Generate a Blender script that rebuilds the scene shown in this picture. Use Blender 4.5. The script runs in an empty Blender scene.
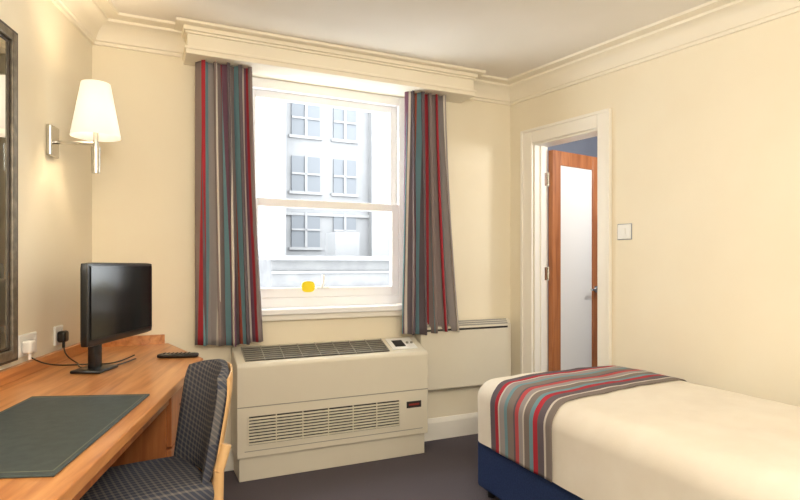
import bpy, bmesh, math, random
from mathutils import Vector, Matrix, noise
random.seed(3)
sc=bpy.context.scene
sc.view_settings.view_transform='Standard'
sc.view_settings.look='None'

# ------------------------------------------------ materials
def srgb(c):
    return tuple([(x/255/12.92 if x/255<=0.04045 else ((x/255+0.055)/1.055)**2.4) for x in c])+(1.0,)
def newmat(name,col,rough=0.6,metal=0.0,spec=0.5):
    m=bpy.data.materials.new(name); m.use_nodes=True
    b=m.node_tree.nodes['Principled BSDF']
    b.inputs['Base Color'].default_value=srgb(col)
    b.inputs['Roughness'].default_value=rough
    b.inputs['Metallic'].default_value=metal
    b.inputs['Specular IOR Level'].default_value=spec
    return m
def N(m,t): return m.node_tree.nodes.new(t)
def Lk(m,a,b): m.node_tree.links.new(a,b)
def noisy(name,c1,c2,scale=20,rough=0.7,bump=0.1,bscale=200,metal=0,spec=0.3,stretch=(1,1,1)):
    m=newmat(name,c1,rough,metal,spec); b=m.node_tree.nodes['Principled BSDF']
    tc=N(m,'ShaderNodeTexCoord'); mp=N(m,'ShaderNodeMapping'); mp.inputs['Scale'].default_value=stretch
    Lk(m,tc.outputs['Object'],mp.inputs['Vector'])
    n=N(m,'ShaderNodeTexNoise'); n.inputs['Scale'].default_value=scale; n.inputs['Detail'].default_value=5
    Lk(m,mp.outputs['Vector'],n.inputs['Vector'])
    r=N(m,'ShaderNodeValToRGB'); r.color_ramp.elements[0].position=.35; r.color_ramp.elements[1].position=.65
    r.color_ramp.elements[0].color=srgb(c1); r.color_ramp.elements[1].color=srgb(c2)
    Lk(m,n.outputs['Fac'],r.inputs['Fac']); Lk(m,r.outputs['Color'],b.inputs['Base Color'])
    if bump:
        n2=N(m,'ShaderNodeTexNoise'); n2.inputs['Scale'].default_value=bscale; n2.inputs['Detail'].default_value=3
        Lk(m,mp.outputs['Vector'],n2.inputs['Vector'])
        bp=N(m,'ShaderNodeBump'); bp.inputs['Strength'].default_value=bump; bp.inputs['Distance'].default_value=.003
        Lk(m,n2.outputs['Fac'],bp.inputs['Height']); Lk(m,bp.outputs['Normal'],b.inputs['Normal'])
    return m
def stripes(name,spec,axis='X',rough=.85,rep=1.0):
    m=newmat(name,(120,110,110),rough,0,.15); b=m.node_tree.nodes['Principled BSDF']
    uv=N(m,'ShaderNodeTexCoord'); sx=N(m,'ShaderNodeSeparateXYZ'); Lk(m,uv.outputs['UV'],sx.inputs[0])
    mu=N(m,'ShaderNodeMath'); mu.operation='MULTIPLY'; mu.inputs[1].default_value=rep
    Lk(m,sx.outputs[axis],mu.inputs[0])
    fr=N(m,'ShaderNodeMath'); fr.operation='FRACT'; Lk(m,mu.outputs[0],fr.inputs[0])
    r=N(m,'ShaderNodeValToRGB'); cr=r.color_ramp; cr.interpolation='CONSTANT'
    tot=sum(w for w,_ in spec); p=0
    for i,(w,c) in enumerate(spec):
        e=cr.elements[0] if i==0 else (cr.elements[1] if i==1 else cr.elements.new(p/tot))
        e.position=p/tot; e.color=srgb(c); p+=w
    Lk(m,fr.outputs[0],r.inputs['Fac']); Lk(m,r.outputs['Color'],b.inputs['Base Color'])
    n2=N(m,'ShaderNodeTexNoise'); n2.inputs['Scale'].default_value=300
    bp=N(m,'ShaderNodeBump'); bp.inputs['Strength'].default_value=.15; bp.inputs['Distance'].default_value=.002
    Lk(m,uv.outputs['Object'],n2.inputs['Vector']); Lk(m,n2.outputs['Fac'],bp.inputs['Height']); Lk(m,bp.outputs['Normal'],b.inputs['Normal'])
    return m
def wood(name,c1,c2,c3,along='X',rough=.35):
    m=newmat(name,c1,rough,0,.5); b=m.node_tree.nodes['Principled BSDF']
    tc=N(m,'ShaderNodeTexCoord'); mp=N(m,'ShaderNodeMapping')
    sc_={'X':(1.2,14,14),'Y':(14,1.2,14),'Z':(14,14,1.2)}[along]
    mp.inputs['Scale'].default_value=sc_; Lk(m,tc.outputs['Object'],mp.inputs['Vector'])
    n=N(m,'ShaderNodeTexNoise'); n.inputs['Scale'].default_value=2.2; n.inputs['Detail'].default_value=7; n.inputs['Distortion'].default_value=.7
    Lk(m,mp.outputs['Vector'],n.inputs['Vector'])
    r=N(m,'ShaderNodeValToRGB'); r.color_ramp.elements[0].position=.3; r.color_ramp.elements[0].color=srgb(c1)
    r.color_ramp.elements[1].position=.72; r.color_ramp.elements[1].color=srgb(c3)
    e=r.color_ramp.elements.new(.5); e.color=srgb(c2)
    Lk(m,n.outputs['Fac'],r.inputs['Fac']); Lk(m,r.outputs['Color'],b.inputs['Base Color'])
    return m

M_wall=noisy('wall_paint_cream',(241,231,208),(243,234,212),3,.75,.03,150)
M_ceil=noisy('ceiling_paint',(238,232,221),(241,235,225),3,.85,.02,120)
M_trim=newmat('trim_cream_gloss',(244,236,217),.5)
M_arch=newmat('architrave_gloss',(248,244,234),.35)
M_carpet=noisy('carpet_blue_grey',(78,73,80),(108,102,108),220,.95,.6,400,0,.05)
M_upvc=newmat('white_upvc',(248,249,251),.3)
M_glass=bpy.data.materials.new('window_glass'); M_glass.use_nodes=True
_b=M_glass.node_tree.nodes['Principled BSDF']; M_glass.node_tree.nodes.remove(_b)
_t=N(M_glass,'ShaderNodeBsdfTransparent'); _t.inputs[0].default_value=(.97,.985,.98,1)
Lk(M_glass,_t.outputs[0],M_glass.node_tree.nodes['Material Output'].inputs[0])
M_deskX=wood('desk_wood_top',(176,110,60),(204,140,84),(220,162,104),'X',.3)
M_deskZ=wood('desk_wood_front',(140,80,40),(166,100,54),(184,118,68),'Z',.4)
M_deskdark=wood('desk_wood_dark',(92,54,30),(108,66,38),(124,78,46),'X',.5)  # darker tone of the desk wood, for the plinth
M_beech=wood('beech_wood',(206,162,106),(220,178,124),(230,192,140),'Z',.4)
M_doorwood=wood('door_wood',(150,88,48),(174,108,62),(188,122,76),'Z',.35)
M_black=newmat('black_plastic',(16,16,18),.3)
M_screen=newmat('tv_screen',(6,6,8),.16,0,.4)
M_chrome=newmat('brushed_chrome',(200,198,192),.22,1)
M_white=newmat('white_plastic',(240,240,236),.35)
M_ac=noisy('ac_enamel_cream',(221,214,197),(225,219,202),2,.45,.0)
M_acdark=newmat('ac_grille_dark',(40,38,38),.5)
M_acslat=newmat('ac_slat_grey',(150,146,136),.4)
M_pad=noisy('desk_pad_leather',(54,66,68),(64,76,78),40,.5,.15,300)
M_padline=newmat('desk_pad_tooling',(108,112,96),.5)
M_navy=noisy('bed_base_navy',(32,50,92),(40,60,106),120,.85,.3,400)
M_duvet=noisy('duvet_cotton',(233,225,211),(237,230,217),8,.85,.08,120)
M_mirror=newmat('mirror_glass',(220,222,222),.02,1)
M_mframe=noisy('mirror_frame_pewter',(104,98,88),(134,126,114),30,.4,.1,100,.5)
M_yellow=newmat('yellow_sticker',(252,226,30),.5)
M_red=newmat('red_mark',(150,50,40),.5)
M_bluegrey=noisy('hall_paint_bluegrey',(150,155,168),(156,161,174),4,.8,.0)
M_tile=newmat('hall_floor_tile',(190,182,172),.4)

M_shade=bpy.data.materials.new('lamp_shade_fabric'); M_shade.use_nodes=True
b=M_shade.node_tree.nodes['Principled BSDF']; b.inputs['Base Color'].default_value=srgb((250,244,230)); b.inputs['Roughness'].default_value=.8
b.inputs['Emission Color'].default_value=(1,.92,.78,1); b.inputs['Emission Strength'].default_value=.55
def emis(name,c,s):
    m=newmat(name,(250,245,235),.5); b=m.node_tree.nodes['Principled BSDF']
    b.inputs['Emission Color'].default_value=c; b.inputs['Emission Strength'].default_value=s; return m
M_bulb=emis('lamp_opal_glow',(1,.92,.8,1),4)  # glowing glass for the wall lamp bulbs and the added fill bowls

TA=(136,123,122);DG=(104,95,102);RE=(166,54,64);TE=(116,152,162);CR=(206,199,190);PU=(120,88,106);LG=(158,151,150);DR=(142,56,68);OR=(184,98,80)
curt=[(4.4,TA),(1.9,RE),(1,DG),(2.6,TE),(4,LG),(1,CR),(3.4,TA),(1.8,RE),(2,TE),(2.6,PU),(.8,CR),(2.8,DG),(3.2,TA),(1.4,DR),(.9,OR),(2.2,TE),(4,DG),(1,CR),(2.8,PU),(1.4,RE),(3,TA),(1.4,TE),(2,LG)]
M_curt=stripes('striped_curtain_fabric',curt,'X',.85,1.0)
RR=(176,54,66)
run=[(2.6,DG),(1.7,RR),(.6,CR),(2.6,LG),(1.5,TE),(3,(134,123,118)),(.8,DG),(1.7,(188,84,88)),(2,LG),(.7,CR),(2.4,(130,120,115)),(1.6,TE),(2,RR),(2.6,DG),(.8,CR),(2.4,(130,120,115))]
M_run=stripes('striped_runner_fabric',run,'X',.85,1.0)

def plaid():
    m=newmat('plaid_upholstery',(60,68,84),.9,0,.1); b=m.node_tree.nodes['Principled BSDF']
    uv=N(m,'ShaderNodeTexCoord'); sx=N(m,'ShaderNodeSeparateXYZ'); Lk(m,uv.outputs['Object'],sx.inputs[0])
    outs=[]
    ad=N(m,'ShaderNodeMath'); ad.operation='ADD'; Lk(m,sx.outputs['Y'],ad.inputs[0]); Lk(m,sx.outputs['Z'],ad.inputs[1])
    for src in (sx.outputs['X'],ad.outputs[0]):
        a=N(m,'ShaderNodeMath'); a.operation='MULTIPLY'; a.inputs[1].default_value=50; Lk(m,src,a.inputs[0])
        f=N(m,'ShaderNodeMath'); f.operation='FRACT'; Lk(m,a.outputs[0],f.inputs[0])
        g=N(m,'ShaderNodeMath'); g.operation='GREATER_THAN'; g.inputs[1].default_value=.66; Lk(m,f.outputs[0],g.inputs[0]); outs.append(g)
    s=N(m,'ShaderNodeMath'); s.operation='ADD'; Lk(m,outs[0].outputs[0],s.inputs[0]); Lk(m,outs[1].outputs[0],s.inputs[1])
    h=N(m,'ShaderNodeMath'); h.operation='MULTIPLY'; h.inputs[1].default_value=.5; Lk(m,s.outputs[0],h.inputs[0])
    r=N(m,'ShaderNodeValToRGB'); r.color_ramp.elements[0].color=srgb((70,74,88)); r.color_ramp.elements[1].color=srgb((124,120,116))
    Lk(m,h.outputs[0],r.inputs['Fac']); Lk(m,r.outputs['Color'],b.inputs['Base Color'])
    return m
M_plaid=plaid()

# ------------------------------------------------ helpers
def FR(x,y,ang): return Matrix.Translation((x,y,0))@Matrix.Rotation(ang,4,'Z')
def link(ob): bpy.context.collection.objects.link(ob); return ob
def finish(bm,name,mat,smooth=False):
    bmesh.ops.recalc_face_normals(bm,faces=bm.faces[:])
    me=bpy.data.meshes.new(name); bm.to_mesh(me); bm.free()
    for m in (mat if isinstance(mat,(list,tuple)) else [mat]): me.materials.append(m)
    if smooth:
        for p in me.polygons: p.use_smooth=True
    return bpy.data.objects.new(name,me)
def autosm(ob,a=40):
    for p in ob.data.polygons: p.use_smooth=True
    try: ob.data.set_sharp_from_angle(angle=math.radians(a))
    except Exception: pass
def bm_box(bm,x0,x1,y0,y1,z0,z1,bev=0,seg=2):
    r=bmesh.ops.create_cube(bm,size=1); vs=r['verts']
    for v in vs:
        v.co=Vector(((x0+x1)/2+v.co.x*(x1-x0),(y0+y1)/2+v.co.y*(y1-y0),(z0+z1)/2+v.co.z*(z1-z0)))
    if bev>0:
        es=set()
        for v in vs:
            for e in v.link_edges: es.add(e)
        bmesh.ops.bevel(bm,geom=list(es),offset=bev,segments=seg,affect='EDGES',profile=.5)
def bm_cyl(bm,p0,p1,r0,r1=None,seg=24,caps=True):
    r1=r0 if r1 is None else r1
    p0=Vector(p0);p1=Vector(p1);d=p1-p0
    M=Matrix.Translation((p0+p1)/2)@d.to_track_quat('Z','Y').to_matrix().to_4x4()
    bmesh.ops.create_cone(bm,cap_ends=caps,segments=seg,radius1=r0,radius2=r1,depth=d.length,matrix=M)
def bm_prism(bm,pts,z0,z1):
    a=[bm.verts.new((x,y,z0)) for x,y in pts]; c=[bm.verts.new((x,y,z1)) for x,y in pts]
    bm.faces.new(a); bm.faces.new(c); n=len(pts)
    for i in range(n): bm.faces.new((a[i],a[(i+1)%n],c[(i+1)%n],c[i]))
def bm_profile(bm,prof,x0,x1):  # prof list of (y,z), swept along x
    a=[bm.verts.new((x0,y,z)) for y,z in prof]; c=[bm.verts.new((x1,y,z)) for y,z in prof]
    bm.faces.new(a); bm.faces.new(c); n=len(prof)
    for i in range(n): bm.faces.new((a[i],a[(i+1)%n],c[(i+1)%n],c[i]))
def roundbox(bm,x0,x1,y0,y1,z0,z1,r,cuts=14,disp=0,ds=3,rz=None):
    b2=bmesh.new(); bmesh.ops.create_cube(b2,size=1)
    bmesh.ops.subdivide_edges(b2,edges=b2.edges[:],cuts=cuts,use_grid_fill=True)
    cx,cy,cz=(x0+x1)/2,(y0+y1)/2,(z0+z1)/2
    hx,hy,hz=(x1-x0)/2,(y1-y0)/2,(z1-z0)/2
    mp={}
    for v in b2.verts:
        p=Vector((v.co.x*2*hx,v.co.y*2*hy,v.co.z*2*hz))
        q=Vector((max(-hx+r,min(hx-r,p.x)),max(-hy+r,min(hy-r,p.y)),max(-hz+r,min(hz-r,p.z))))
        d=p-q
        if d.length>1e-6: p=q+d.normalized()*r
        p+=Vector((cx,cy,cz))
        if disp: p+=(d.normalized() if d.length>1e-6 else Vector((0,0,1)))*noise.noise(p*ds)*disp
        mp[v]=bm.verts.new(p)
    for f in b2.faces: bm.faces.new([mp[v] for v in f.verts])
    b2.free()
class G:
    def __init__(s,name,M,c):
        s.c=Vector(c); s.e=link(bpy.data.objects.new(name,None)); s.e.empty_display_size=.1
        s.e.matrix_world=M@Matrix.Translation(s.c); s.name=name
    def add(s,part,bm,mat,smooth=None):
        bmesh.ops.translate(bm,verts=bm.verts[:],vec=-s.c)
        ob=link(finish(bm,part,mat)); ob.parent=s.e
        if smooth: autosm(ob,smooth)
        return ob
    def box(s,part,x0,x1,y0,y1,z0,z1,mat,bev=.002):
        bm=bmesh.new(); bm_box(bm,x0,x1,y0,y1,z0,z1,bev); return s.add(part,bm,mat)
    def cyl(s,part,p0,p1,r0,mat,r1=None,caps=True,seg=24):
        bm=bmesh.new(); bm_cyl(bm,p0,p1,r0,r1,seg,caps); return s.add(part,bm,mat,50)
def single(name,M,bm,mat,smooth=None):
    c=Vector((0,0,0))
    for v in bm.verts: c+=v.co
    c/=len(bm.verts)
    bmesh.ops.translate(bm,verts=bm.verts[:],vec=-c)
    ob=link(finish(bm,name,mat)); ob.matrix_world=M@Matrix.Translation(c)
    if smooth: autosm(ob,smooth)
    return ob
def tube(name,pts,r,mat,parent=None):
    cu=bpy.data.curves.new(name,'CURVE'); cu.dimensions='3D'; cu.bevel_depth=r; cu.bevel_resolution=4
    sp=cu.splines.new('NURBS'); sp.points.add(len(pts)-1)
    for i,p in enumerate(pts): sp.points[i].co=(*p,1)
    sp.use_endpoint_u=True; sp.order_u=4
    cu.materials.append(mat); ob=link(bpy.data.objects.new(name,cu))
    if parent: ob.parent=parent
    return ob

# ------------------------------------------------ room frames (x along wall, +y = out of room)
H=2.46
A_b=math.radians(25.0); A_r=math.radians(-55.84); A_l=math.radians(100.13)
Lc=Vector((-1.613,2.934)); Rc=Vector((.80,4.06)); WB=(Rc-Lc).length
FB=FR(Lc.x,Lc.y,A_b); FRt=FR(Rc.x,Rc.y,A_r); FL=FR(Lc.x,Lc.y,A_l)
LR=5.9; R2=Rc+Vector((math.cos(A_r),math.sin(A_r)))*LR
LL=(Lc.y-R2.y)/math.sin(A_l); L2=Lc-Vector((math.cos(A_l),math.sin(A_l)))*LL
room=[Lc,Rc,R2,L2]

def outset(poly,d):
    out=[];n=len(poly)
    for i in range(n):
        a,b,c=poly[i-1],poly[i],poly[(i+1)%n]
        d1=(b-a).normalized(); d2=(c-b).normalized()
        n1=Vector((-d1.y,d1.x)); n2=Vector((-d2.y,d2.x))
        k=n1+n2; k=k/k.dot(n1)
        out.append(b+k*d)
    return out
bm=bmesh.new(); bm_prism(bm,[tuple(p) for p in outset(room,.10)],-.1,0); single('floor',Matrix(),bm,M_carpet)
bm=bmesh.new(); bm_prism(bm,[tuple(p) for p in outset(room,.10)],H,H+.1); single('ceiling',Matrix(),bm,M_ceil)
# walls
W0,W1,WZ0,WZ1=.76,1.86,.89,2.305
bm=bmesh.new()
bm_box(bm,-.1,W0,0,.24,0,H); bm_box(bm,W1,WB+.12,0,.24,0,H); bm_box(bm,W0,W1,0,.24,0,WZ0); bm_box(bm,W0,W1,0,.24,WZ1,H)
single('wall_back',FB,bm,M_wall)
D0,D1,DZ=.222,.752,2.02
bm=bmesh.new()
bm_box(bm,0,D0,0,.13,0,H); bm_box(bm,D1,LR,0,.13,0,H); bm_box(bm,D0,D1,0,.13,DZ,H)
single('wall_right',FRt,bm,M_wall)
bm=bmesh.new(); bm_box(bm,-LL,0,0,.13,0,H); single('wall_left',FL,bm,M_wall)
bm=bmesh.new(); bm_box(bm,L2.x-.1,R2.x+.1,R2.y-.13,R2.y,0,H); single('wall_front',Matrix(),bm,M_wall)

# cornice mitred around room
prof=[(0,2.335),(.014,2.335),(.018,2.350),(.026,2.354),(.030,2.372),(.05,2.405),(.085,2.43),(.10,2.434),(.104,2.446),(.165,2.448),(.17,H),(0,H)]
bm=bmesh.new(); rings=[]
for n_,z in prof:
    rings.append([bm.verts.new((p.x,p.y,z)) for p in outset(room,-n_)])
for i in range(len(prof)):
    a,b=rings[i],rings[(i+1)%len(prof)]
    for j in range(4): bm.faces.new((a[j],a[(j+1)%4],b[(j+1)%4],b[j]))
ob=single('trim_1',Matrix(),bm,M_trim,35)
# pelmet over window
p0,p1,pn=.44,2.245,.20
bm=bmesh.new()
def pel(n0,z0,z1):
    bm_box(bm,p0+(pn-n0),p1-(pn-n0),-n0,0,z0,z1,.003)
pel(.20,2.322,2.338); pel(.193,2.298,2.323); pel(.186,2.338,2.405)
pel(.196,2.405,2.418); pel(.206,2.418,2.442); pel(.245,2.442,H-.001)
single('trim_2',FB,bm,M_trim)
# baseboards
bp=[(0,0),(-.018,0),(-.018,.115),(-.012,.13),(-.006,.142),(0,.145)]
bm=bmesh.new(); bm_profile(bm,bp,.02,WB-.02); single('baseboard_back',FB,bm,M_arch)
bm=bmesh.new(); bm_profile(bm,bp,.02,.125); bm_profile(bm,bp,.85,LR-.02); single('baseboard_right',FRt,bm,M_arch)
bm=bmesh.new(); bm_profile(bm,bp,-LL+.02,-.02); single('baseboard_left',FL,bm,M_arch)

# ------------------------------------------------ window
g=G('window_1',FB,((W0+W1)/2,.1,1.6))
def wframe(tag,x0,x1,z0,z1,t,y0,y1,tb=None):
    tb=tb or t
    g.box(tag+'_left',x0,x0+t,y0,y1,z0,z1,M_upvc,.004); g.box(tag+'_right',x1-t,x1,y0,y1,z0,z1,M_upvc,.004)
    g.box(tag+'_top',x0+t,x1-t,y0,y1,z1-t,z1,M_upvc,.004); g.box(tag+'_bottom',x0+t,x1-t,y0,y1,z0,z0+tb,M_upvc,.004)
wframe('outer_frame',W0,W1,WZ0+.03,WZ1,.06,.06,.15)
wframe('upper_sash',W0+.06,W1-.06,1.54,WZ1-.06,.045,.10,.14)
wframe('lower_sash',W0+.06,W1-.06,WZ0+.09,1.585,.05,.065,.105,.06)
g.box('glass_upper',W0+.1,W1-.1,.118,.122,1.57,WZ1-.1,M_glass,0)
g.box('glass_lower',W0+.1,W1-.1,.083,.087,1.02,1.55,M_glass,0)
g.box('sill',W0-.02,W1+.02,-.06,.06,WZ0-.005,WZ0+.03,M_upvc,.006)
g.box('sill_apron',W0,W1,-.035,-.001,WZ0-.04,WZ0-.005,M_arch,.004)
g.box('reveal_left',W0,W0+.008,.002,.06,WZ0+.03,WZ1,M_upvc,0); g.box('reveal_right',W1-.008,W1,.002,.06,WZ0+.03,WZ1,M_upvc,0)
g.box('casing_right',W1,W1+.04,-.01,-.0005,WZ0,WZ1,M_arch,.002); g.box('casing_left',W0-.04,W0,-.01,-.0005,WZ0,WZ1,M_arch,.002)
bm=bmesh.new(); bm_box(bm,1.23,1.31,.045,.065,1.03,1.045,.003); bm_cyl(bm,(1.265,.05,1.04),(1.265,.03,1.075),.008); bm_box(bm,1.258,1.272,.02,.04,1.06,1.12,.004)
g.add('sash_catch',bm,M_white)
bm=bmesh.new()
pts=[(1.1775+.041*math.copysign(abs(math.cos(a))**.7,math.cos(a)),1.045+.034*math.copysign(abs(math.sin(a))**.7,math.sin(a))) for a in [i*math.pi/14 for i in range(28)]]
va=[bm.verts.new((x,.0565,z)) for x,z in pts]; vb=[bm.verts.new((x,.064,z)) for x,z in pts]
bm.faces.new(va); bm.faces.new(vb)
for i in range(28): bm.faces.new((va[i],va[(i+1)%28],vb[(i+1)%28],vb[i]))
g.add('sticker',bm,M_yellow)

# ------------------------------------------------ curtains
def curtain(name,s_top0,s_top1,s_bot0,s_bot1,nf,u0,seed):
    bm=bmesh.new(); uvl=bm.loops.layers.uv.new(); nu,nv=180,30; zt,zb=2.297,.735
    grid=[];U=[]
    for j in range(nv+1):
        t=j/nv; z=zt+(zb-zt)*t
        a0=s_top0+(s_bot0-s_top0)*t**1.3; a1=s_top1+(s_bot1-s_top1)*t**1.3
        row=[];u=0;us=[]
        for i in range(nu+1):
            f=i/nu
            ph1=f*nf*2*math.pi+.6*math.sin(f*5+seed)+ .35*math.sin(t*3+f*4+seed)
            amp=.038*(1+.35*math.sin(f*9+seed*2))*(.75+.35*t)
            x=a0+(a1-a0)*f+.014*math.sin(2*ph1)
            y=-.098+amp*math.sin(ph1)+.006*math.sin(ph1*2.7+t*2+seed)
            row.append(Vector((x,y,z+ (.006*math.sin(f*7+seed) if j==nv else 0))))
        for i in range(nu+1):
            if i: u+=(row[i]-row[i-1]).length
            us.append(u)
        U.append([q/us[-1] for q in us]); grid.append([bm.verts.new(p) for p in row])
    for j in range(nv):
        for i in range(nu):
            f=bm.faces.new((grid[j][i],grid[j][i+1],grid[j+1][i+1],grid[j+1][i]))
            for l,(jj,ii) in zip(f.loops,((j,i),(j,i+1),(j+1,i+1),(j+1,i))):
                l[uvl].uv=(u0+U[jj][ii]*.93,jj/nv)
    ob=single(name,FB,bm,M_curt,80)
    so=ob.modifiers.new('Solidify','SOLIDIFY'); so.thickness=.003
    return ob
curtain('curtain',.505,.80,.495,.865,5.0,.0,1.0)
curtain('curtain',1.775,2.06,1.745,2.17,5.0,.42,2.4)

# ------------------------------------------------ air conditioner (fan coil console)
a0,a1,an=.70,1.862,.24
g=G('air_conditioner',FB,((a0+a1)/2,-.12,.35))
bm=bmesh.new(); bm_profile(bm,[(-.02,.13),(-an,.13),(-an,.625),(-an+.012,.64),(-.05,.71),(-.02,.71)],a0,a1)
body=g.add('body',bm,M_ac); mo=body.modifiers.new('b','BEVEL'); mo.width=.006; mo.segments=2
g.box('plinth',a0+.015,a1-.015,-an+.02,-.03,0,.13,M_ac,.003)
sl=math.atan2(.07,an-.062)
def slope_pt(k,off):
    y=-an+.012+(an-.062)*k; z=.64+.07*k; return (y-math.sin(sl)*off*1.0, z+math.cos(sl)*off)
gx0,gx1=a0+.05,a1-.25
bm=bmesh.new(); A=slope_pt(.14,.001);B=slope_pt(.9,.001);C=slope_pt(.9,.004);D=slope_pt(.14,.004)
bm_profile(bm,[A,B,C,D],gx0,gx1); g.add('top_grille_recess',bm,M_acdark)
bm=bmesh.new()
for k in range(7):
    kk=.17+k*.115; A=slope_pt(kk,.003);B=slope_pt(kk+.03,.003);C=slope_pt(kk+.03,.009);D=slope_pt(kk,.009)
    bm_profile(bm,[A,B,C,D],gx0,gx1)
g.add('top_grille_slats',bm,M_acslat)
bm=bmesh.new()
for k in range(9):
    x=gx0+(gx1-gx0)*k/8; A=slope_pt(.12,.002);B=slope_pt(.92,.002);C=slope_pt(.92,.010);D=slope_pt(.12,.010)
    bm_profile(bm,[A,B,C,D],x-.002,x+.002)
g.add('top_grille_ribs',bm,M_acslat)
A=slope_pt(.2,.001);B=slope_pt(.9,.001);C=slope_pt(.9,.007);D=slope_pt(.2,.007)
bm=bmesh.new(); bm_profile(bm,[A,B,C,D],a1-.22,a1-.05); g.add('control_panel',bm,M_white)
A=slope_pt(.35,.006);B=slope_pt(.75,.006);C=slope_pt(.75,.009);D=slope_pt(.35,.009)
bm=bmesh.new(); bm_profile(bm,[A,B,C,D],a1-.19,a1-.12); g.add('control_display',bm,M_acdark)
for i in range(2):
    bm=bmesh.new(); p=slope_pt(.55,.006); q=slope_pt(.55,.014); x=a1-.095+i*.03
    bm_cyl(bm,(x,p[0],p[1]),(x,q[0],q[1]),.009); g.add('control_button_%d'%(i+1),bm,M_acslat)
g.box('front_panel_seam',a0+.002,a1-.002,-an-.001,-an+.002,.405,.41,M_acslat,0)
g.box('front_panel_seam_low',a0+.04,a1-.04,-an-.001,-an+.002,.165,.169,M_acslat,0)
fx0,fx1=a0+.06,a1-.2
g.box('lower_grille_recess',fx0,fx1,-an-.002,-an+.002,.20,.355,M_acdark,0)
bm=bmesh.new()
for k in range(9):
    z=.204+k*.0168
    bm_profile(bm,[(-an-.002,z+.001),(-an-.010,z),(-an-.010,z+.006),(-an-.002,z+.0085)],fx0,fx1)
for k in range(7):
    x=fx0+(fx1-fx0)*k/6; bm_box(bm,x-.002,x+.002,-an-.011,-an-.001,.20,.355)
g.add('lower_grille_slats',bm,M_ac)
g.box('badge_plate',a1-.15,a1-.05,-an-.004,-an-.0005,.30,.34,M_acdark,.001)
g.box('badge_mark',a1-.135,a1-.065,-an-.005,-an-.0035,.315,.326,M_red,0)

# ------------------------------------------------ panel heater
g=G('panel_heater',FB,(2.25,-.05,.58))
h0,h1=1.885,2.60
bm=bmesh.new(); bm_profile(bm,[(-.02,.35),(-.085,.35),(-.095,.36),(-.095,.765),(-.07,.80),(-.02,.80)],h0,h1)
o=g.add('case',bm,M_ac); mo=o.modifiers.new('b','BEVEL'); mo.width=.004; mo.segments=2
g.box('outlet_slot',h0+.03,h1-.03,-.0965,-.09,.742,.755,M_acdark,0)
bm=bmesh.new()
for k in range(3): bm_profile(bm,[(-.0915+.009*k,.772+.0125*k),(-.0965+.009*k,.771+.0125*k),(-.0915+.009*k,.778+.0125*k),(-.087+.009*k,.778+.0125*k)],h0+.03,h1-.03)
g.add('outlet_louvres',bm,M_acslat)
g.box('wall_bracket',h0+.1,h1-.1,-.02,-.001,.45,.72,M_acslat,.001)

# ------------------------------------------------ desk
iL=FL.inverted()
def wl(x,y):
    v=iL@Vector((x,y,0)); return (v.x,v.y)
def bw(s,n):
    v=FB@Vector((s,-n,0)); return wl(v.x,v.y)
DH=.75
g=G('desk',FL,(-1.2,-.32,.4))
yf=-.632
fx=wl(-.911,2.617)
end=-2.25
outl=[bw(.006,.006),bw(.37,.006),(fx[0]+.03,yf+.03),(fx[0]-.03,yf),(end,yf),(end,-.005)]
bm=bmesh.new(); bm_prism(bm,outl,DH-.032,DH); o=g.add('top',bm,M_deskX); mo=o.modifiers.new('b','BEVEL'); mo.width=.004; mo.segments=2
bm=bmesh.new(); bm_box(bm,end,-.03,-.03,-.005,DH,DH+.05,.003)
o=g.add('upstand_side',bm,M_deskX)
q0=bw(.03,.005);q1=bw(.35,.005);q2=bw(.35,.03);q3=bw(.03,.03)
bm=bmesh.new(); bm_prism(bm,[q0,q1,q2,q3],DH,DH+.05); g.add('upstand_end',bm,M_deskX)
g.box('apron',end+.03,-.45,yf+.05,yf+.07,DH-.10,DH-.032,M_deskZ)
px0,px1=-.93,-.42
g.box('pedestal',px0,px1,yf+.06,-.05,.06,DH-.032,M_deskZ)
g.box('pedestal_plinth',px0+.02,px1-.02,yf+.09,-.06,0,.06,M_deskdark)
for i in range(3):
    z0=.075+i*.205; 
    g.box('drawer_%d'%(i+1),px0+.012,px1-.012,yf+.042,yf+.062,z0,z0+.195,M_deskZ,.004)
    xm=(px0+px1)/2-.05
    bm=bmesh.new(); bm_cyl(bm,(xm-.06,yf+.018,z0+.13),(xm+.06,yf+.018,z0+.13),.006); 
    bm_cyl(bm,(xm-.05,yf+.018,z0+.13),(xm-.05,yf+.045,z0+.13),.005); bm_cyl(bm,(xm+.05,yf+.018,z0+.13),(xm+.05,yf+.045,z0+.13),.005)
    g.add('drawer_handle_%d'%(i+1),bm,M_chrome,50)
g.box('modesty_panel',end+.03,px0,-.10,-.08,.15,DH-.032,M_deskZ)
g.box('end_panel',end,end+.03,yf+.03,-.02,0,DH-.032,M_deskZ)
# desk pad
g=G('desk_pad',FL,(-1.45,-.38,DH))
pts=[wl(-.824,1.845),wl(-1.19,1.81),wl(-1.065,1.10),wl(-.70,1.133)]
bm=bmesh.new(); bm_prism(bm,pts,DH+.0005,DH+.006); o=g.add('leather',bm,M_pad); mo=o.modifiers.new('b','BEVEL'); mo.width=.002
c=sum((Vector(p) for p in pts),Vector((0,0)))/4
bm=bmesh.new()
for i in range(4):
    a=c+(Vector(pts[i])-c)*.94; b_=c+(Vector(pts[(i+1)%4])-c)*.94; d=(b_-a).normalized(); n_=Vector((-d.y,d.x))*.0012
    bm_prism(bm,[tuple(a-n_),tuple(b_-n_),tuple(b_+n_),tuple(a+n_)],DH+.0058,DH+.0066)
g.add('tooled_line',bm,M_padline)

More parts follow.
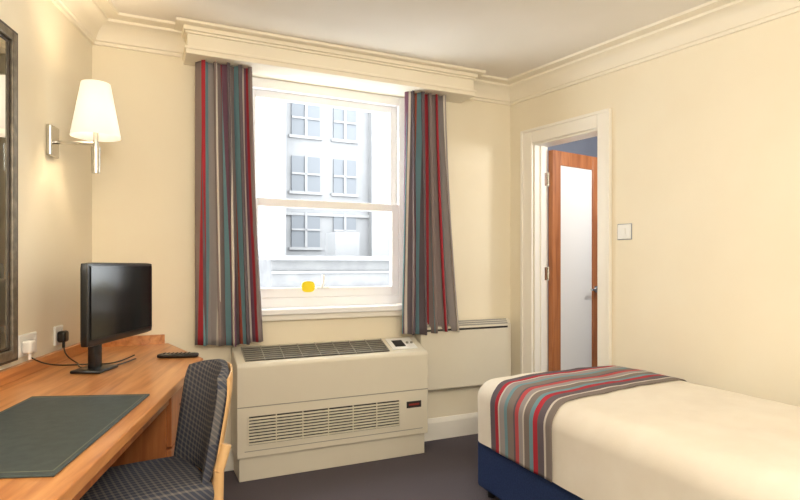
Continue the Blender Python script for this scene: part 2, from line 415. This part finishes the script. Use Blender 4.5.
# ------------------------------------------------ television
MT=FR(-1.235,2.47,math.radians(90))
g=G('television',MT,(0,0,1.0))
bm=bmesh.new(); roundbox(bm,-.285,.285,-.02,.018,.855,1.19,.012,12); g.add('housing',bm,M_black,40)
g.box('screen',-.268,.268,-.0215,-.019,.885,1.175,M_screen,0)
bm=bmesh.new(); roundbox(bm,-.2,.2,.01,.055,.90,1.12,.018,10); g.add('rear_housing',bm,M_black,40)
bm=bmesh.new(); bm_box(bm,-.225,-.165,-.012,.02,.76,.90,.008); g.add('neck',bm,M_black,40)
bm=bmesh.new(); bm_box(bm,-.27,-.12,-.055,.065,DH+.0005,DH+.014,.006); g.add('base',bm,M_black,40)

# remote
g=G('remote_control',FR(-1.03,2.60,math.radians(8)),(0,0,DH+.01))
bm=bmesh.new(); roundbox(bm,-.09,.09,-.022,.022,DH+.0005,DH+.021,.009,10); g.add('body',bm,M_black,40)
bm=bmesh.new()
for i in range(7):
    for j in range(3): bm_cyl(bm,(-.06+i*.018,-.012+j*.012,DH+.018),(-.06+i*.018,-.012+j*.012,DH+.023),.004,seg=10)
g.add('buttons',bm,M_acdark)

# ------------------------------------------------ wall lamp
def lamp(name,s):
    g=G(name,FL,(s,-.1,1.8))
    g.box('backplate',s-.045,s+.045,-.022,-.0005,1.65,1.785,M_chrome,.006)
    g.cyl('arm',(s,-.02,1.715),(s,-.185,1.715),.008,M_chrome)
    g.cyl('stem',(s,-.185,1.60),(s,-.185,1.80),.011,M_chrome)
    g.cyl('finial',(s,-.185,1.585),(s,-.185,1.70),.017,M_chrome,.019)
    bm=bmesh.new(); bm_cyl(bm,(s,-.185,1.745),(s,-.185,1.98),.100,.058,48,False)
    o=g.add('shade',bm,M_shade,60); so=o.modifiers.new('s','SOLIDIFY'); so.thickness=.003
    bm=bmesh.new(); bmesh.ops.create_uvsphere(bm,u_segments=20,v_segments=12,radius=.025,matrix=Matrix.Translation((s,-.185,1.83)))
    g.add('bulb',bm,M_bulb,80)
    l=bpy.data.lights.new(name+'_light','POINT'); l.energy=9; l.color=(1,.82,.58); l.shadow_soft_size=.035
    lo=link(bpy.data.objects.new('lamp_light',l)); lo.parent=g.e; lo.location=Vector((s,-.185,1.88))-g.c
lamp('wall_lamp',-.503); lamp('wall_lamp',-2.3)

# mirror
g=G('wall_mirror',FL,(-1.4,-.02,1.42))
m0,m1,mz0,mz1=-1.98,-.813,.82,2.056
def fr(tag,x0,x1,z0,z1,t,y0,y1,mat):
    g.box(tag+'_a',x0,x0+t,y0,y1,z0,z1,mat,.004); g.box(tag+'_b',x1-t,x1,y0,y1,z0,z1,mat,.004)
    g.box(tag+'_c',x0+t,x1-t,y0,y1,z0,z0+t,mat,.004); g.box(tag+'_d',x0+t,x1-t,y0,y1,z1-t,z1,mat,.004)
m1-=.02
M_mdark=newmat('mirror_frame_dark_edge',(70,62,54),.4,.3)
fr('frame',m0,m1,mz0,mz1,.010,-.024,-.001,M_mdark)
fr('frame_face',m0+.010,m1-.010,mz0+.010,mz1-.010,.034,-.026,-.001,M_mframe)
fr('frame_slip',m0+.044,m1-.044,mz0+.044,mz1-.044,.012,-.016,-.001,M_mdark)
g.box('glass',m0+.055,m1-.055,-.012,-.002,mz0+.055,mz1-.055,M_mirror,0)

# sockets
def socket(s,z,w,plug):
    g=G('power_socket',FL,(s,-.01,z))
    g.box('plate',s-w/2,s+w/2,-.010,-.0005,z-.043,z+.043,M_white,.004)
    g.box('rocker',s+w/2-.025,s+w/2-.012,-.014,-.009,z+.01,z+.028,M_white,.002)
    if plug:
        bm=bmesh.new(); roundbox(bm,s-w/2+.01,s-w/2+.06,-.045,-.010,z-.03,z+.02,.010,6); g.add('plug',bm,M_white if plug==1 else M_black,40)
        bm=bmesh.new(); bm_cyl(bm,(s-w/2+.035,-.03,z-.055),(s-w/2+.035,-.03,z-.025),.006); g.add('plug_boot',bm,M_white if plug==1 else M_black)
socket(-.72,.865,.146,1); socket(-.43,.865,.086,2)
def L3(s,n,z): return tuple(FL@Vector((s,-n,z)))
tube('power_cable',[L3(-.438,.03,.82),L3(-.46,.04,.79),L3(-.50,.08,.765),L3(-.56,.14,.756),L3(-.64,.16,.756),L3(-.70,.22,.756),L3(-.66,.30,.756),L3(-.56,.33,.756),L3(-.47,.34,.757)],.003,M_black)
tube('power_cable',[L3(-.758,.03,.82),L3(-.74,.05,.80),L3(-.68,.06,.775),L3(-.60,.10,.756),L3(-.57,.20,.756),L3(-.60,.27,.756),L3(-.52,.3,.757),L3(-.45,.33,.77)],.003,M_black)

# ------------------------------------------------ desk chair
MC=FR(-.675,1.94,math.radians(-53.13))
g=G('desk_chair',MC,(0,-.2,.45))
def panel(w,z0,z1,yoff,th,rise=.03):
    bm=bmesh.new(); nu,nv=24,18; F=[];Bk=[]
    for j in range(nv+1):
        t=j/nv; rf=[];rb=[]
        for i in range(nu+1):
            a=-1+2*i/nu
            ww=w*(.90+.10*math.sin(math.pi*min(1,t*1.1)*.5))*(1 if t<.8 else math.sqrt(max(0,1-((t-.8)/.2)**2*.28)))
            x=a*ww; z=z0+(z1-z0)*t-(rise*(a*a)*t)
            y=-.05*a*a+.16*(z-.5)+yoff
            e=min(1,min((1-abs(a))*6,t*7,(1-t)*7)); th_=th*(.45+.55*math.sqrt(max(0,e)))
            rf.append(bm.verts.new((x,y-th_/2,z))); rb.append(bm.verts.new((x,y+th_/2,z)))
        F.append(rf);Bk.append(rb)
    for j in range(nv):
        for i in range(nu):
            bm.faces.new((F[j][i],F[j][i+1],F[j+1][i+1],F[j+1][i])); bm.faces.new((Bk[j][i],Bk[j+1][i],Bk[j+1][i+1],Bk[j][i+1]))
    for j in range(nv):
        for i in (0,nu): bm.faces.new((F[j][i],F[j+1][i],Bk[j+1][i],Bk[j][i]))
    for i in range(nu):
        for j in (0,nv): bm.faces.new((F[j][i],F[j][i+1],Bk[j][i+1],Bk[j][i]))
    return bm
g.add('back_cushion',panel(.180,.475,.845,0,.045),M_plaid,60)
g.add('back_shell',panel(.178,.44,.835,.026,.014),M_beech,60)
bm=bmesh.new(); roundbox(bm,-.205,.205,-.43,-.01,.415,.485,.034,14)
for v in bm.verts:
    k=(v.co.y+.44)/.43; v.co.x*=1.0-.10*k
    v.co.z+=.012*math.cos(v.co.x*7)*math.sin(math.pi*k) if v.co.z>.45 else 0
g.add('seat',bm,M_plaid,60)
bm=bmesh.new(); bm_box(bm,-.18,.18,-.41,-.03,.385,.418,.01); g.add('seat_frame',bm,M_beech)
for i,(x,y,tx,ty) in enumerate([(-.17,-.39,-.18,-.41),(.17,-.39,.18,-.41)]):
    g.cyl('leg_%d'%(i+1),(tx,ty,0),(x,y,.39),.013,M_beech,.019)
for i,sx in enumerate((-1,1)):
    bm=bmesh.new(); prev=None
    P=[(sx*.18,.075,0),(sx*.178,.03,.22),(sx*.174,-.015,.42),(sx*.172,-.012,.52),(sx*.170,.014,.60)]
    for a,b_ in zip(P[:-1],P[1:]):
        bm_cyl(bm,a,b_,.017,.017,12)
    g.add('leg_%d'%(i+3),bm,M_beech,50)

# ------------------------------------------------ bed
MB=FR(.363,2.90,math.radians(24))
BW,BL=.985,2.08
g=G('bed',MB,(BW/2,-BL/2,.3))
g.box('divan_base',.025,BW-.02,-BL+.02,-.025,.045,.33,M_navy,.015)
bm=bmesh.new()
for x in (.08,BW-.08):
    for y in (-.08,-BL+.08): bm_cyl(bm,(x,y,0),(x,y,.05),.022)
g.add('castors',bm,M_black)
def bednoise(p): return .009*noise.noise(Vector((p.x*3.1,p.y*3.1,p.z*2)))+.004*noise.noise(Vector((p.x*9,p.y*9,p.z*3)))
zt,zb,R=.60,.285,.10
def bedsurf(x,y,z,off=0):
    hx,hy=BW/2,BL/2; cx,cy=BW/2,-BL/2
    p=Vector((x-cx,y-cy,z))
    q=Vector((max(-hx+R,min(hx-R,p.x)),max(-hy+R,min(hy-R,p.y)),min(zt-R,p.z)))
    d=p-q
    if d.length<1e-6: d=Vector((0,0,1))
    n_=d.normalized(); s=q+n_*R; s+=Vector((cx,cy,0))
    s.z+=.012*(1-((s.x-cx)/hx)**2)*(1 if s.z>.5 else 0)*max(0,n_.z)
    return s+n_*(bednoise(s)+off)
bm=bmesh.new(); bmesh.ops.create_cube(bm,size=1); bmesh.ops.subdivide_edges(bm,edges=bm.edges[:],cuts=70,use_grid_fill=True)
for v in bm.verts:
    x=BW/2+v.co.x*BW; y=-BL/2+v.co.y*BL; z=zb+(v.co.z+.5)*(zt-zb)
    if v.co.z>-.499: v.co=bedsurf(x,y,z)
    else:
        s=bedsurf(x,y,zb); inner=max(abs(v.co.x),abs(v.co.y))
        v.co=Vector((BW/2+v.co.x*(BW-.02),-BL/2+v.co.y*(BL-.02),zb-.004)) if inner<.499 else Vector((s.x,s.y,zb))
g.add('duvet',bm,M_duvet,60)
bm=bmesh.new(); uvl=bm.loops.layers.uv.new(); nu,nv=110,40
hgt=zt-zb
tot=2*(hgt)+BW
rows=[]
for i in range(nu+1):
    d=tot*i/nu
    if d<hgt: x,z=0,zb+.0+d
    elif d<hgt+BW: x,z=d-hgt,zt
    else: x,z=BW,zt-(d-hgt-BW)
    k=x/BW; q0=.20*(1-k)+.035*k; q1=.65*(1-k)+.52*k
    row=[]
    for j in range(nv+1):
        q=q0+(q1-q0)*j/nv; row.append(bm.verts.new(bedsurf(x,-q,z,.006)))
    rows.append(row)
for i in range(nu):
    for j in range(nv):
        f=bm.faces.new((rows[i][j],rows[i+1][j],rows[i+1][j+1],rows[i][j+1]))
        for l,jj in zip(f.loops,(j,j,j+1,j+1)): l[uvl].uv=(jj/nv*.999,.5)
o=g.add('bed_runner',bm,M_run,60); so=o.modifiers.new('s','SOLIDIFY'); so.thickness=.004; so.offset=0
bm=bmesh.new(); roundbox(bm,.18,.85,-2.05,-1.72,.60,.72,.055,16,.01,5); g.add('pillow',bm,M_duvet,60)
g.box('headboard',0,BW,-BL-.06,-BL-.01,.05,1.05,M_navy,.02)

# ------------------------------------------------ door
g=G('door_1',FRt,(.48,0,1.0))
aw=.092
def arch(part,x0,x1,z0,z1):
    g.box(part,x0,x1,-.02,-.0005,z0,z1,M_arch,.005)
arch('architrave_left',D0-aw,D0,0,DZ+aw); arch('architrave_right',D1,D1+aw*.9,0,DZ+aw); arch('architrave_top',D0,D1,DZ,DZ+aw)
g.box('architrave_bead_left',D0-aw-.008,D0-aw+.012,-.028,-.0005,0,DZ+aw+.008,M_arch,.004)
g.box('architrave_bead_right',D1+aw*.9-.012,D1+aw*.9+.008,-.028,-.0005,0,DZ+aw+.008,M_arch,.004)
g.box('architrave_bead_top',D0-aw+.012,D1+aw*.9-.012,-.028,-.0005,DZ+aw-.012,DZ+aw+.008,M_arch,.004)
g.box('jamb_left',D0,D0+.012,0,.13,0,DZ,M_arch,.001); g.box('jamb_right',D1-.012,D1,0,.13,0,DZ,M_arch,.001); g.box('jamb_top',D0+.012,D1-.012,0,.13,DZ-.012,DZ,M_arch,.001)
g.box('stop_left',D0+.012,D0+.024,.05,.085,0,DZ-.012,M_arch,.001)
lx0,lx1,ly0,ly1=D0+.014,D0+.054,.134,.66
st=.085
g.box('leaf_hinge_stile',lx0,lx1,ly0,ly0+st,.01,1.985,M_doorwood,.003)
g.box('leaf_lock_stile',lx0,lx1,ly1-st,ly1,.01,1.985,M_doorwood,.003)
g.box('leaf_top_rail',lx0,lx1,ly0+st,ly1-st,1.985-.10,1.985,M_doorwood,.003)
g.box('leaf_bottom_rail',lx0,lx1,ly0+st,ly1-st,.01,.22,M_doorwood,.003)
M_frost=newmat('frosted_glass_panel',(240,238,234),.3)
g.box('leaf_glazing',lx0+.012,lx1-.01,ly0+st,ly1-st,.22,1.885,M_frost,0)
for i,z in enumerate((.35,1.12,1.78)):
    g.box('hinge_%d'%(i+1),D0+.012,D0+.016,.095,.132,z-.045,z+.045,M_chrome,.001); g.cyl('hinge_pin_%d'%(i+1),(D0+.02,.131,z-.048),(D0+.02,.131,z+.048),.006,M_chrome)
bm=bmesh.new(); bm_cyl(bm,(lx1,ly1-.05,1.0),(lx1+.045,ly1-.05,1.0),.009); bm_cyl(bm,(lx1+.045,ly1-.045,1.0),(lx1+.045,ly1-.16,1.0),.009); bm_cyl(bm,(lx1,ly1-.05,1.0),(lx1+.006,ly1-.05,1.0),.025)
g.add('handle',bm,M_chrome,50)
# hall beyond
hx0,hx1,hy0,hy1=-.25,1.5,.13,1.7
bm=bmesh.new(); bm_box(bm,hx0-.08,hx0,hy0,hy1,0,H); single('wall_hall_end',FRt,bm,M_bluegrey)
bm=bmesh.new(); bm_box(bm,hx0-.08,hx1+.08,hy1,hy1+.08,0,H); single('wall_hall_far',FRt,bm,M_bluegrey)
bm=bmesh.new(); bm_box(bm,hx1,hx1+.08,hy0,hy1,0,H); single('wall_hall_near',FRt,bm,M_bluegrey)
bm=bmesh.new(); bm_box(bm,hx0-.08,hx1+.08,hy0,hy1+.08,-.1,0); single('floor_hall',FRt,bm,M_tile)
bm=bmesh.new(); bm_box(bm,hx0-.08,hx1+.08,hy0,hy1+.08,H,H+.1); single('ceiling_hall',FRt,bm,M_bluegrey)

# light switch on right wall
g=G('light_switch',FRt,(.93,-.01,1.375))
g.box('plate',.887,.973,-.011,-.0005,1.332,1.418,M_white,.004)
g.box('plate_rim',.883,.977,-.006,-.0003,1.328,1.422,M_bluegrey,.002)
g.box('rocker',.918,.942,-.016,-.010,1.355,1.395,M_white,.003)

# ------------------------------------------------ fill lamps (ceiling fittings invented behind the camera to brighten the room)
def add_fill_lamp(name,x,y,e):
    g=G(name,Matrix(),(x,y,H-.05))
    g.cyl('fill_rose',(x,y,H-.03),(x,y,H-.001),.09,M_chrome)
    bm=bmesh.new(); bmesh.ops.create_uvsphere(bm,u_segments=32,v_segments=16,radius=.16,matrix=Matrix.Translation((x,y,H-.10))@Matrix.Diagonal((1,1,.5,1)))
    g.add('fill_bowl',bm,M_bulb,80)
    l=bpy.data.lights.new(name+'_light','POINT'); l.energy=e; l.color=(1,.945,.865); l.shadow_soft_size=.25
    lo=link(bpy.data.objects.new('lamp_light',l)); lo.parent=g.e; lo.location=(0,0,-.60)
add_fill_lamp('fill_lamp',.35,-.2,76); add_fill_lamp('fill_lamp',1.9,.3,29)
l=bpy.data.lights.new('hall_light','POINT'); l.energy=30; l.shadow_soft_size=.1; l.color=(1,.97,.93)  # bare point light added out of view to brighten the hall
lo=link(bpy.data.objects.new('hall_fill_light',l)); lo.matrix_world=FRt@Matrix.Translation((1.2,.6,2.0))

# ------------------------------------------------ outside
M_fac=noisy('facade_stone_pale',(126,126,128),(132,132,133),2,.9,.0)
M_fac2=noisy('facade_stone_grey',(118,119,121),(124,124,126),2,.9,.0)
M_fwin=newmat('facade_window_glass',(100,103,108),.7,0,.2)
M_roof=noisy('flat_roof_grey',(96,96,98),(105,105,106),5,.9,.0)
g=G('building_facade',FB,(3,8,3))
g.box('main_wall',-4,11,8,8.5,-8,7.2,M_fac2,0)
g.box('bay_left',-1,2.75,7.2,8,-8,7.2,M_fac,0)
g.box('bay_right',4.75,5.15,7.8,8,-8,7.2,M_fac,0)
for i,(x,wd,yy) in enumerate([(.9,.7,7.2),(3.05,.6,8),(3.95,.5,8),(5.45,.6,8),(6.9,.6,8)]):
    for j in range(8):
        z=-1.9+j*1.15
        g.box('window_pane_%d_%d'%(i,j),x,x+wd,yy-.03,yy+.02,z,z+.72,M_fwin,0)
        g.box('window_mullion_%d_%d'%(i,j),x+wd/2-.025,x+wd/2+.025,yy-.06,yy-.01,z,z+.72,M_fac,0)
        g.box('window_transom_%d_%d'%(i,j),x,x+wd,yy-.06,yy-.01,z+.34,z+.38,M_fac,0)
        g.box('window_ledge_%d_%d'%(i,j),x-.05,x+wd+.05,yy-.05,yy,z-.06,z,M_fac,0)
g.box('string_course',2.75,11,7.95,8,2.2,2.26,M_fac,0)
g=G('roof_extension',FB,(4,5,0))
g.box('block',1.9,7,4.5,7.0,-8,1.25,M_roof,0)
g.box('parapet',1.85,7,4.4,4.6,1.25,1.31,M_fac,0)
for k in range(5): g.box('cladding_rail_%d'%k,1.9,7,4.47,4.5,.1+k*.24,.13+k*.24,M_fac2,0)
g.box('vent_box',3.0,3.4,5,5.5,1.25,1.7,M_fac2,0)

w=bpy.data.worlds.new('World'); sc.world=w; w.use_nodes=True
bg=w.node_tree.nodes['Background']; bg.inputs[0].default_value=(.96,.98,1,1); bg.inputs[1].default_value=9.0

# ------------------------------------------------ camera
cam=bpy.data.cameras.new('camera'); cam.sensor_width=36; cam.lens=25.2; cam.shift_y=.01875; cam.clip_start=.02
co=link(bpy.data.objects.new('camera',cam)); co.location=(0,0,1.18); co.rotation_euler=(math.radians(90),0,0)
sc.camera=co
